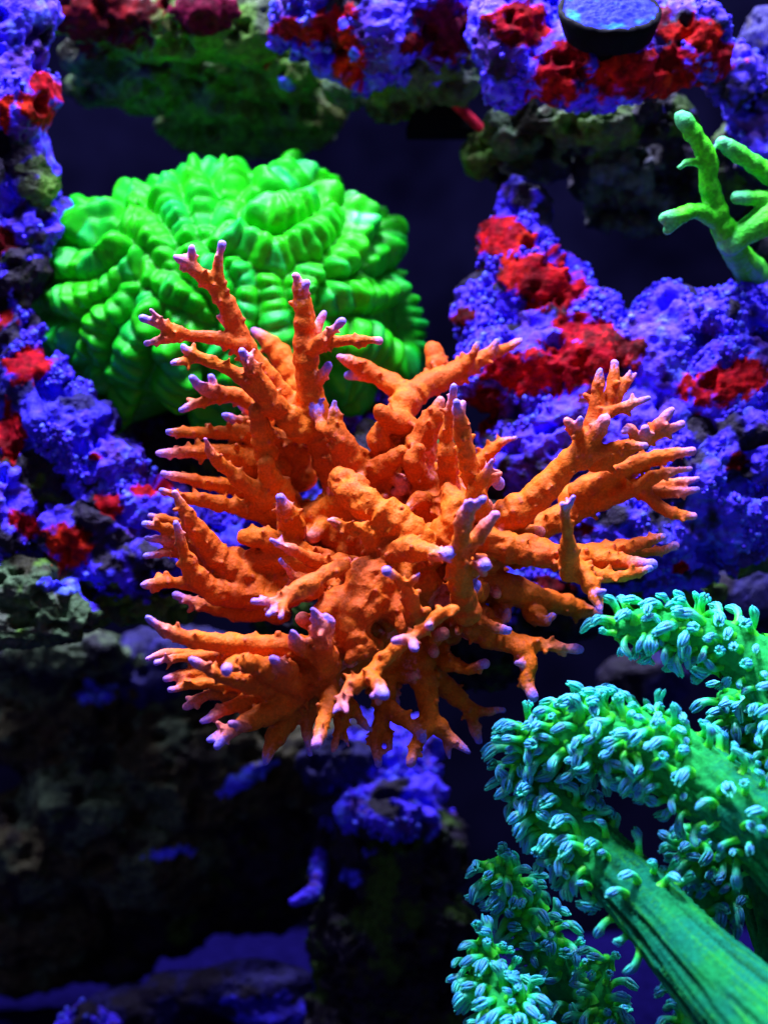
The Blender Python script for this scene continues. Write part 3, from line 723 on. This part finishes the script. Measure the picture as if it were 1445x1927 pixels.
# ================================================================== green brain coral
def zf(pts):                    # rows measured on an enlarged crop of the coral
    return [(40 + x / 1.901, 280 + y / 1.901) + tuple(r) for x, y, *r in pts]
FOLDS = [   # px, py, half width across the fold (px), lift (px)
 zf([(545,120,32),(620,85,34),(700,75,40),(780,95,36),(850,95,34)]),
 zf([(870,95,34),(940,85,38),(1000,75,36),(1080,105,38),(1150,130,38),(1205,175,38),(1245,240,38),(1275,310,38),(1290,380,36),(1240,440,32)]),
 zf([(680,280,44),(740,240,46),(800,205,40),(850,185,36),(920,165,44),(990,140,40),(1060,160,38),(1090,210,36)]),
 zf([(1190,200,34),(1180,280,36),(1160,350,36),(1130,410,36)]),
 zf([(830,240,40),(900,255,56),(980,235,48),(1020,200,40)]),
 zf([(1130,250,44),(1080,290,46),(1030,340,48),(980,385,44),(910,415,40),(850,395,44),(790,360,44),(730,320,40)]),
 zf([(1350,470,34),(1280,485,36),(1210,510,38),(1140,545,38),(1080,580,34)]),
 zf([(1355,520,24),(1375,590,28),(1385,660,32),(1370,730,38),(1320,780,44)]),
 zf([(880,470,40),(895,540,52),(900,610,54),(905,680,50),(900,740,44)]),
 zf([(640,150,40),(650,220,44),(670,290,42)]),
 zf([(500,120,34),(525,190,40),(550,260,40),(580,320,34)]),
 zf([(310,160,30),(360,190,38),(430,210,46),(470,160,40)]),
 zf([(340,230,44),(310,290,40),(270,330,36),(220,300,34),(170,320,34),(140,370,34)]),
 zf([(410,290,34),(470,300,40),(515,350,42),(520,410,38)]),
 zf([(300,340,32),(340,390,34),(290,430,34),(230,410,34),(180,440,34),(130,470,34)]),
 zf([(100,420,30),(85,480,32),(100,540,34),(160,560,36),(220,540,36),(280,500,40),(340,470,42),(400,440,40)]),
 zf([(460,450,38),(510,480,44),(560,520,46),(610,560,46),(650,610,42)]),
 zf([(390,500,36),(370,560,40),(320,600,42),(300,660,42),(290,720,38)]),
 zf([(450,540,42),(480,600,46),(430,650,48),(400,710,52),(370,770,50),(340,830,46)]),
 zf([(110,600,26),(150,650,42),(190,690,40),(170,740,34),(110,730,32),(75,690,28)]),
 zf([(240,740,34),(210,790,38),(160,830,42),(150,890,40)]),
 zf([(250,790,30),(300,830,34),(270,880,36)]),
 zf([(560,600,44),(630,640,46),(700,700,48),(740,780,46),(700,860,44)]),
 zf([(560,700,44),(600,770,46),(560,840,40)]),
 zf([(1000,440,34),(980,500,38),(1000,560,36)]),
 zf([(780,430,38),(810,490,42),(800,560,42),(760,620,40)]),
 zf([(1090,830,44),(1150,810,48),(1180,870,44),(1120,900,36)]),
 zf([(990,800,36),(1010,870,40)]),
 zf([(720,860,40),(690,930,36),(760,940,36)]),
 zf([(1060,640,40),(1130,660,44),(1200,690,44),(1260,740,40)]),
 zf([(60,560,16),(55,600,18),(75,640,20)]),
 zf([(200,240,26),(260,210,32),(300,190,28)]),
 zf([(720,140,40),(760,190,42)]),
 zf([(345,850,44),(320,900,44),(280,940,36)]),
 zf([(150,890,36),(190,930,38),(240,950,34)]),
 zf([(590,400,40),(640,440,44),(700,480,44),(720,540,42)]),
]
OUTL = [(68,620),(75,540),(95,470),(125,420),(190,360),(250,330),(330,305),(420,298),(500,305),(565,297),(640,330),(700,365),(735,440),(752,520),(772,590),(778,680),(740,730),(660,772),(560,792),(430,790),(340,765),(275,790),(205,808),(150,790),(110,740),(80,680)]
def brain_coral():
    cx, cy = 425, 560
    ang = np.array([math.atan2(y - cy, x - cx) for x, y in OUTL]); rad = np.array([math.hypot(x - cx, y - cy) - (44 if y < 380 else 22 if x > 600 else 12 if y < 640 else 4) for x, y in OUTL])
    o = np.argsort(ang); ang = ang[o]; rad = rad[o]
    A3 = np.concatenate([ang - 2 * math.pi, ang, ang + 2 * math.pi]); R3 = np.concatenate([rad] * 3)
    def rim(a): return np.interp(a, A3, R3)
    def front(px, py):
        r = math.hypot(px - cx, py - cy) / rim(math.atan2(py - cy, px - cx))
        return .090 - .046 * math.sqrt(max(0.0, 1 - min(r, .995) ** 2.3))
    # smooth dome that follows the coral's outline
    NA, NR = 240, 60
    Vd = []; Fd = []
    rr = np.concatenate([np.linspace(.01, 1, NR), np.linspace(.99, .01, NR // 2)])
    for k, r in enumerate(rr):
        for a in np.arange(NA) * 2 * math.pi / NA:
            R = rim(a)
            Y = .090 - .046 * math.sqrt(max(0, 1 - r ** 2.3)) if k < NR else .090 + .022 * math.sqrt(max(0, 1 - r * r))
            Vd.append(P(cx + r * R * math.cos(a), cy + r * R * math.sin(a), Y))
    m = len(rr)
    for k in range(m - 1):
        for a in range(NA):
            b = (a + 1) % NA
            Fd += [[k * NA + a, k * NA + b, (k + 1) * NA + b], [k * NA + a, (k + 1) * NA + b, (k + 1) * NA + a]]
    Vd += [P(cx, cy, .0441), P(cx, cy, .1119)]
    for a in range(NA):
        b = (a + 1) % NA
        Fd += [[m * NA, b, a], [m * NA + 1, (m - 1) * NA + a, (m - 1) * NA + b]]
    sp = Soup(); sp.add(np.array(Vd), Fd)
    V, F = sp.remesh(.0007, 12, .5)
    N = vnormals(V, F)
    # ridges: every point belongs to its nearest fold, the valley lies half way to the next one
    nv = len(V)
    d1 = np.full(nv, 9.0); d2 = np.full(nv, 9.0); fid = np.zeros(nv, int); sq = np.zeros(nv)
    segs = []
    jit = .0011 * np.stack([fbm(V * 130, 2, 71), fbm(V * 130, 2, 72), fbm(V * 130, 2, 73)], 1)
    for f, fo in enumerate(FOLDS):
        row = [[*P(x, y, front(x, y)), w] for (x, y, w) in fo]
        q = spline(row, .0011)[:, :3]
        L = np.concatenate([[0], np.cumsum(np.linalg.norm(np.diff(q, axis=0), axis=1))])
        X = V + jit
        dm = (X * X).sum(1)[:, None] - 2 * X @ q.T + (q * q).sum(1)[None]
        k = dm.argmin(1); d = np.sqrt(np.maximum(dm[np.arange(nv), k], 0))
        k0 = np.maximum(k - 1, 0); k1 = np.minimum(k + 1, len(q) - 1)
        t = q[k1] - q[k0]; t /= np.linalg.norm(t, axis=1, keepdims=True) + 1e-9
        arc = L[k] + ((X - q[k]) * t).sum(1)
        c = d < d1
        d2 = np.where(c, d1, np.minimum(d2, d)); d1 = np.where(c, d, d1)
        fid[c] = f; sq[c] = arc[c]
        step = .0040 + .0024 * rng.random(); cuts = [-.012]
        while cuts[-1] < L[-1] + .012: cuts.append(cuts[-1] + step * (.75 + .5 * rng.random()))
        segs.append(np.array(cuts))
    hw = np.minimum((d1 + d2) / 2, .0085)
    x = np.clip(d1 / np.maximum(hw, 1e-5), 0, 1)
    ids = np.zeros(nv, int); u = np.zeros(nv); sz = np.ones(nv); nl = 0
    for f in range(len(FOLDS)):
        mk = fid == f
        if not mk.any(): continue
        cu = segs[f]; k = np.clip(np.searchsorted(cu, sq[mk], side='right') - 1, 0, len(cu) - 2)
        u[mk] = np.clip((sq[mk] - cu[k]) / (cu[k + 1] - cu[k]) * 2 - 1, -1, 1)
        sz[mk] = (.82 + .36 * rng.random(len(cu)))[k]
        ids[mk] = nl + 1 + k; nl += len(cu)
    ridge = np.clip(1 - x ** 2.2, 0, 1) ** .55
    seg = 1 - .30 * np.abs(u) ** 2.8
    H = 1.45 * np.minimum(hw, .0072) * sz
    h = H * ridge * seg + .0006 * np.clip(1 - np.abs(u) ** 2, 0, 1)
    frontish = sstep(.45, -.1, N[:, 1])
    h = (h * frontish)[:, None]
    h = relax(h, F, 1, .5)
    V = V + N * h
    V = relax(V, F, 2, .4)
    N = vnormals(V, F)
    stripe = np.sin(sq * 2 * math.pi / .0011 + 2.5 * fbm(V * 90, 2, 79))
    V = V + N * (.00005 * stripe * (1 - x))[:, None]
    N = vnormals(V, F)
    ids[N[:, 1] > .55] = 0
    cnt = np.bincount(ids[F[:, 0]], minlength=nl + 2)
    ids = np.where(cnt[ids] < 60, 0, ids)
    n1 = fbm(V * 60, 3, 78); lob = _hash(ids, ids * 0 + 3, ids * 0, 5)
    col = mix(np.broadcast_to(C(.004, .37, .007), V.shape), np.broadcast_to(C(.016, .45, .003), V.shape), sstep(-.4, .4, n1))
    col = mix(col, np.broadcast_to(C(.003, .40, .10), V.shape), sstep(.5, 1, lob) * .6 * (1 - x ** 2))
    col = mix(col, np.broadcast_to(C(.035, .46, .003), V.shape), sstep(.75, 1, np.abs(u)) * .35)
    org = P(420, 780, .10)
    t = thing('brain_coral', org, 'big vivid green fleshy coral of inflated ruffled folds, behind the orange branches', 'coral')
    split_parts(V, F, ids, col, N, lambda k: ('mantle', None) if k == 0 else ('lobe', None), M_brain, t, org)
    print('brain', len(V), 'lobes', len(np.unique(ids)))
brain_coral()

# ================================================================== green leather coral with polyps
# px, py, depth cm, half width px, polyps here (0..1)
ST = [
 [(1560,2080,-5.6,165,0),(1440,1945,-4.4,104,0),(1330,1830,-3.3,82,.0),(1245,1735,-2.4,68,.03),(1165,1650,-1.6,62,.25),(1085,1570,-1.0,60,.75),(1025,1490,-.6,50,1),(990,1420,-.4,36,1)],
 [(1700,1780,-3.6,130,0),(1560,1660,-3.0,104,.05),(1470,1585,-2.5,86,.12),(1390,1525,-2.1,76,.25),(1310,1465,-1.7,72,.42),(1215,1405,-1.4,68,.75),(1120,1385,-1.2,62,.95),(1045,1385,-1.1,48,1),(1005,1390,-1.0,34,1)],
 [(1620,1560,-2.6,110,0),(1530,1400,-1.8,84,.3),(1460,1285,-1.2,62,.45),(1385,1225,-.9,50,.55),(1300,1192,-.8,42,.85),(1220,1178,-.8,36,1),(1168,1180,-.8,26,1)],
 [(1110,1990,1.2,66,.2),(1060,1850,1.2,48,.35),(1000,1745,1.0,38,.9),(955,1670,.8,30,1),(930,1635,.6,22,1)],
 [(1000,2040,-2.2,66,.6),(965,1930,-1.6,46,1),(925,1850,-1.0,38,1),(908,1800,-.8,32,1)],
 [(1150,2040,-.6,52,.6),(1135,1930,-.2,34,.9),(1128,1850,.1,20,.9),(1140,1805,.2,13,1)],
 [(1128,1850,.1,18,.8),(1110,1815,.2,11,1)],
 [(1420,2000,2.5,60,.0),(1360,1930,2.6,30,.4),(1300,1880,2.8,18,.8),(1262,1842,2.8,12,1)],
 [(1330,1990,2.0,40,.3),(1300,1930,2.0,28,1)],
 [(1450,1420,1.0,66,.9),(1410,1350,.9,50,1),(1380,1320,.8,34,1)],
 [(1330,1700,3.0,46,.9),(1350,1640,2.8,42,1),(1320,1590,2.4,38,1)],
 [(1540,1900,.5,90,0),(1470,1740,.8,62,0),(1430,1620,.6,50,.1)],
]
def make_polyp_mesh(k):
    r = np.random.default_rng(100 + k)
    V = []; F = []; Cc = []
    def tube(pts, rad, cols, n, flare=None):
        base = sum(len(v) for v in V)
        pts = np.array(pts); m = len(pts); ring = []
        T = np.gradient(pts, axis=0); T /= np.linalg.norm(T, axis=1, keepdims=True)
        u = np.cross(T[0], [0, 1, .1]); u /= np.linalg.norm(u)
        for i in range(m):
            u = u - T[i] * u.dot(T[i]); u /= np.linalg.norm(u); w = np.cross(T[i], u)
            for a in range(n):
                an = 2 * math.pi * a / n
                ring.append(pts[i] + rad[i] * (math.cos(an) * u + math.sin(an) * w)); Cc.append(cols[i])
        ring.append(pts[-1] + T[-1] * rad[-1] * .7); Cc.append(cols[-1])
        V.append(np.array(ring))
        for i in range(m - 1):
            for a in range(n):
                b = (a + 1) % n
                F.append((base + i * n + a, base + i * n + b, base + (i + 1) * n + b)); F.append((base + i * n + a, base + (i + 1) * n + b, base + (i + 1) * n + a))
        for a in range(n): F.append((base + (m - 1) * n + a, base + (m - 1) * n + (a + 1) % n, base + m * n))
    bend = .10 + .60 * r.random(); opn = .8 + 1.1 * r.random() ** 2
    ts = np.linspace(-.12, .74, 9)
    cl = [(bend * max(t, 0) ** 2.2 * 1.1, .06 * math.sin(5 * t + k), t * (1 - .28 * bend * max(t, 0))) for t in ts]
    rad = [.22, .17, .140, .128, .125, .130, .140, .150, .13]
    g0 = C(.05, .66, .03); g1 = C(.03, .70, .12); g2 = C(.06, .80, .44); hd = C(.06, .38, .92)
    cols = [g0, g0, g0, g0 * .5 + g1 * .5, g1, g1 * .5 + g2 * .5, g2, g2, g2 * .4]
    tube(cl, rad, cols, 7)
    p = np.array(cl[-2]); t = np.array(cl[-1]) - np.array(cl[-3]); t /= np.linalg.norm(t)
    u = np.cross(t, [0, 1, 0]); u /= np.linalg.norm(u); w = np.cross(t, u)
    nt = 8
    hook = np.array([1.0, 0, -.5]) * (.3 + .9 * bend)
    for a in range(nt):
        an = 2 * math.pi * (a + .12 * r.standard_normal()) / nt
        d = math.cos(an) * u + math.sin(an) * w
        back = max(0.0, min(1.0, .35 - 1.1 * d[0]))          # blue lamp light on upward sides, painted along the head's outer curve
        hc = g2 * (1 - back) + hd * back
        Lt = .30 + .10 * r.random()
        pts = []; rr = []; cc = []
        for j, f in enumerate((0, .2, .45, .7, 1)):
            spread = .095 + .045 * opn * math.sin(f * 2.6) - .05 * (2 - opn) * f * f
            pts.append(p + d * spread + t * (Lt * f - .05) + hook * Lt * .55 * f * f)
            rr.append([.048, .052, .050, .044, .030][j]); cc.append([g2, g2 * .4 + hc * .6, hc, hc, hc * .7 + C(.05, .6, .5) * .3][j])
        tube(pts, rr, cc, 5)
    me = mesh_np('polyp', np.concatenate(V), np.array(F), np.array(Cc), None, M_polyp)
    return me
def leather_coral():
    sp = Soup(); smp = []; sid = []; den = []; axis = []; arc = []
    for b, br in enumerate(ST):
        q = spline(trace([r[:4] for r in br], 1.5, -1.2), .003)
        seg = np.linalg.norm(np.diff(np.array(trace([r[:4] for r in br], 1.5, -1.2))[:, :3], axis=0), axis=1)
        kL = np.concatenate([[0], np.cumsum(seg)])
        L = np.concatenate([[0], np.cumsum(np.linalg.norm(np.diff(q[:, :3], axis=0), axis=1))])
        dn = np.interp(L / L[-1], kL / kL[-1], [r[4] for r in br])
        n = len(q)
        for i in range(n - 1): sp.cone(q[i, :3], q[i + 1, :3], q[i, 3], q[i + 1, 3], 18)
        for i in range(n): sp.ell(q[i, :3], (q[i, 3],) * 3)
        T = np.gradient(q[:, :3], axis=0); T /= np.linalg.norm(T, axis=1, keepdims=True)
        for i in range(n):
            smp.append(q[i]); sid.append(b); den.append(dn[i]); axis.append(T[i]); arc.append(L[i])
    V, F = sp.remesh(.0009, 5, .5)
    N = vnormals(V, F)
    # nearest stalk measured from the skin, not the axis
    A = np.array(smp)
    near = nearest_skin(A, V)
    ids = np.array(sid)[near]; T = np.array(axis)[near]; s = np.array(arc)[near] + ids * .31
    q = V - A[near, :3]
    along = (q * T).sum(1)
    perp = q - T * along[:, None]
    pn = perp / (np.linalg.norm(perp, axis=1, keepdims=True) + 1e-9)
    g = np.concatenate([pn * 5.5], 1) + ((s + along) * 14)[:, None]
    gro = fbm(g, 4, 201, .6); gro2 = fbm(pn * 19 + ((s + along) * 16)[:, None], 3, 205)
    h = .0014 * gro - .0018 * sstep(.15, .4, gro) + .0010 * gro2
    edge = np.zeros(len(V)); fi = ids[F]
    edge[F[(fi != fi[:, :1]).any(1)].ravel()] = 1
    hs = h[:, None].copy(); e = edge[:, None].copy()
    for _ in range(9): e = np.maximum(e, (relax(e, F, 1, .9) > .01).astype(float))
    for _ in range(40): hs = hs * (1 - e) + relax(hs, F, 1, .7) * e
    V = V + N * hs
    V = relax(V, F, 1, .3)
    N = vnormals(V, F)
    n1 = fbm(V * 90, 3, 211)
    col = mix(np.broadcast_to(C(.004, .155, .080), V.shape), np.broadcast_to(C(.006, .20, .05), V.shape), sstep(-.3, .4, n1))
    col = mix(col, np.broadcast_to(C(.025, .28, .012), V.shape), sstep(.15, .5, gro2) * .6)
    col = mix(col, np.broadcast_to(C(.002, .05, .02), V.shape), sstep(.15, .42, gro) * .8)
    dn_ = np.array(den)[near]
    col = mix(col, np.broadcast_to(C(.018, .44, .07), V.shape), sstep(.2, .6, dn_ + .2 * n1) * .8)
    org = P(1440, 1930, .02)
    t = thing('leather_coral', org, 'green leather coral with thick grooved stalks and polyps with painted blue light on their heads at lower right', 'coral')
    parts = split_parts(V, F, ids, col, N, lambda k: ('stalk', None), M_leather, t, org)
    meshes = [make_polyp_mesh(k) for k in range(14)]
    dens = np.array(den)[near]
    sF = (D + V[:, 1]) / D * W / 1445
    px = 722.5 + V[:, 0] / sF; py = 963.5 - V[:, 2] / sF
    view = V - np.array([0, -D, 0]); view /= np.linalg.norm(view, axis=1, keepdims=True)
    facing = -(N * view).sum(1)
    ok = np.where((dens > .02) & (facing > -.35) & (px < 1470) & (py < 1950))[0]
    order = rng.permutation(ok)
    acc = []; cnt = 0
    P_ = np.zeros((0, 3))
    for i in order:
        if cnt >= 700: break
        if rng.random() > dens[i] ** 1.3 * (1.0 if facing[i] < .75 else .7): continue
        p = V[i]
        mind = (16 if dens[i] > .6 else 24) * sF[i]
        if len(P_) and (((P_ - p) ** 2).sum(1) < mind ** 2).any(): continue
        P_ = np.vstack([P_, p]); acc.append(i); cnt += 1
    acc.sort(key=lambda i: V[i, 1])
    extra_v = []; extra_f = []; extra_c = []; en = 0
    for n_, i in enumerate(acc):
        d = N[i] + .34 * rng.standard_normal(3) + C(-.10, -.10, .25)
        d = Vector(d).normalized()
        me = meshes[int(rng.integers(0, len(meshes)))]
        ln = (34 + 24 * rng.random()) * sF[i]
        # bend hangs outward and down a little
        zx = d
        xx = Vector((rng.normal(-.45, .5), rng.normal(-.35, .4), rng.normal(-.55, .45))); xx = (xx - zx * xx.dot(zx)).normalized()
        R = Matrix((xx, zx.cross(xx), zx)).transposed()
        sc = Matrix.Diagonal((ln * 1.15, ln * 1.15, ln))
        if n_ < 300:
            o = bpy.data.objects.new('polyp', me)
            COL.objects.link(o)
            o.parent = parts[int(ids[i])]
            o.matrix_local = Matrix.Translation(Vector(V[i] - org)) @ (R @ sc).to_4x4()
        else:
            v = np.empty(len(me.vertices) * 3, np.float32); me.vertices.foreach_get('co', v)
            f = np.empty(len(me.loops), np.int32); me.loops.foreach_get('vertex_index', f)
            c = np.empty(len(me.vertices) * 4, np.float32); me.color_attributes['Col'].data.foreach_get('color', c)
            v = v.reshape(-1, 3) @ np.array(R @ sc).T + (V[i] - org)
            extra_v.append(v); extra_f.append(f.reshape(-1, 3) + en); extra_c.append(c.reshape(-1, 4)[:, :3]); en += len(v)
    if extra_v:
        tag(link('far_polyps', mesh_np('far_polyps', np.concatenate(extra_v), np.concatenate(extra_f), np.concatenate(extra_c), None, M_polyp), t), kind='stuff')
    print('leather', len(V), 'polyps', cnt)
leather_coral()

# ================================================================== thin green branching coral, right edge
GB = [
 [(1420,520,8.0,26),(1390,482,5.4,21),(1366,440,4.2,20),(1345,385,3.8,18),(1332,335,3.5,16),(1334,300,3.3,16),(1312,262,3.0,15),(1288,226,2.7,15),(1279,218,2.6,12)],
 [(1350,415,3.9,16),(1312,397,3.4,13),(1275,405,3.0,13),(1250,410,2.8,11)],
 [(1285,406,3.1,11),(1256,433,2.9,8)],
 [(1500,360,4.6,20),(1425,312,3.9,17),(1372,277,3.4,14),(1358,269,3.3,12)],
 [(1500,372,4.4,18),(1430,372,4.0,14),(1387,371,3.7,11)],
 [(1510,390,4.6,34),(1445,412,4.2,27),(1400,440,4.1,20),(1372,462,4.2,18)],
 [(1336,325,3.4,9),(1312,306,3.1,7),(1290,306,3.0,6),(1280,314,3.0,5)],
]
def green_branches():
    sp = Soup(); smp = []; sid = []; tp = []
    for b, br in enumerate(GB):
        q = spline(trace(br, 1.0, -1.6), .0015); q[:, 3] *= 1.18
        n = len(q); L = np.concatenate([[0], np.cumsum(np.linalg.norm(np.diff(q[:, :3], axis=0), axis=1))])
        q[:, 3] *= 1 + .07 * rng.standard_normal(n)
        for i in range(n - 1): sp.cone(q[i, :3], q[i + 1, :3], q[i, 3], q[i + 1, 3])
        for i in range(n):
            sp.ell(q[i, :3], (q[i, 3],) * 3, big=False)
            smp.append(q[i, :3]); sid.append(b); tp.append(math.exp(-((L[-1] - L[i]) / .0030) ** 2))
            if rng.random() < .55:
                u = rng.standard_normal(3); u /= np.linalg.norm(u)
                sp.ell(q[i, :3] + u * q[i, 3] * .95, (.0006,) * 3, big=False)
    V, F = sp.remesh(.0006, 3, .5)
    N = vnormals(V, F); V = V + N * (.0003 * fbm(V * 300, 3, 301))[:, None]; N = vnormals(V, F)
    near = nearest(smp, V); ids = np.array(sid)[near]; t_ = np.array(tp)[near]
    n1 = fbm(V * 130, 3, 305)
    col = mix(np.broadcast_to(C(.06, .74, .003), V.shape), np.broadcast_to(C(.035, .62, .005), V.shape), sstep(-.2, .4, n1))
    pale = sstep(.1, .4, fbm(V * 85, 2, 309)) * .05 + .45 * t_
    col = mix(col, np.broadcast_to(C(.12, .48, .42), V.shape), np.clip(pale, 0, 1))
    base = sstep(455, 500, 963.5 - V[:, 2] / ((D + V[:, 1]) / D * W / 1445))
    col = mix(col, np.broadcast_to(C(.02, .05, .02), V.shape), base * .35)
    org = P(1420, 530, .035)
    t = thing('branching_coral', org, 'thin bright green branching coral reaching in from the right edge', 'coral')
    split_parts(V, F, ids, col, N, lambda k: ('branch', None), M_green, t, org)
green_branches()

# ================================================================== frag plug with blue crust
def frag_plug():
    c = P(1147, 18, .030); s = S(.03)
    t = thing('frag_plug', c, 'round dark frag plug with a blue speckled crust on its top', 'frag plug')
    tilt = Matrix.Rotation(math.radians(40), 3, 'X')
    def lathe(name, prof, mat, col=None, n=64, wob=0.0, seed=1):
        V = []; F = []
        for (r, z) in prof:
            for a in range(n):
                an = 2 * math.pi * a / n
                V.append((r * s * math.cos(an), r * s * math.sin(an), z * s))
        m = len(prof)
        for i in range(m - 1):
            for a in range(n):
                b = (a + 1) % n; F.append((i * n + a, i * n + b, (i + 1) * n + b, (i + 1) * n + a))
        V = np.array(V)
        if wob: V = V + (np.array([0, 0, 1]) * (wob * fbm(V * 500 + 3, 3, seed))[:, None])
        V = V @ np.array(tilt).T
        return link(name, mesh_np(name, V, np.array(F), None if col is None else col(V), None, mat), t)
    lathe('disc', [(0.1, -62), (70, -60), (84, -50), (96, -10), (98, 0), (95, 4), (88, 4), (84, -3), (0.1, -5)], M_black, wob=.0012, seed=9)
    def cc(V):
        w, i = worley(V / .0021, 77)
        k = sstep(.16, .34, w)
        return mix(np.broadcast_to(C(.01, .02, .10), V.shape), mix(np.broadcast_to(C(.014, .018, .42), V.shape), np.broadcast_to(C(.012, .11, .42), V.shape), sstep(.1, .5, fbm(V * 160, 2, 7))), k)
    prof = [(r, 14 * math.cos(r / 91 * 1.45) + 1) for r in np.linspace(90, .2, 48)]
    lathe('crust', prof, M_plug, cc, 150, .0010, 3)
    lathe('stem', [(30, -58), (28, -110), (.1, -112)], M_black)
frag_plug()

# ================================================================== black block with red strip under the top ledge
def block():
    c = P(828, 225, .105); s = S(.105)
    t = thing('pump_block', c, 'black plastic block with a thin red strip, tucked under the top ledge', 'block')
    bm = bmesh.new()
    bmesh.ops.create_cube(bm, size=1)
    for v in bm.verts:
        v.co.x *= 130 * s; v.co.y *= .02; v.co.z *= 56 * s
        if v.co.z > 0: v.co.x *= .72
    bmesh.ops.bevel(bm, geom=bm.edges[:], offset=.0006, segments=2, affect='EDGES')
    me = bpy.data.meshes.new('housing'); bm.to_mesh(me); bm.free(); me.materials.append(M_black)
    link('housing', me, t)
    sp = Soup(); a = P(852, 190, .092) - c; b = P(906, 242, .092) - c
    for i in range(9): sp.ell(a + (b - a) * i / 8, (10 * s,) * 3, big=False)
    for i in range(8): sp.cone(a + (b - a) * i / 8, a + (b - a) * (i + 1) / 8, 10 * s, 10 * s)
    V, F = sp.remesh(.0006, 3)
    link('red_strip', mesh_np('red_strip', V, F, np.broadcast_to(C(.40, .01, .03), V.shape), None, M_crust), t)
block()
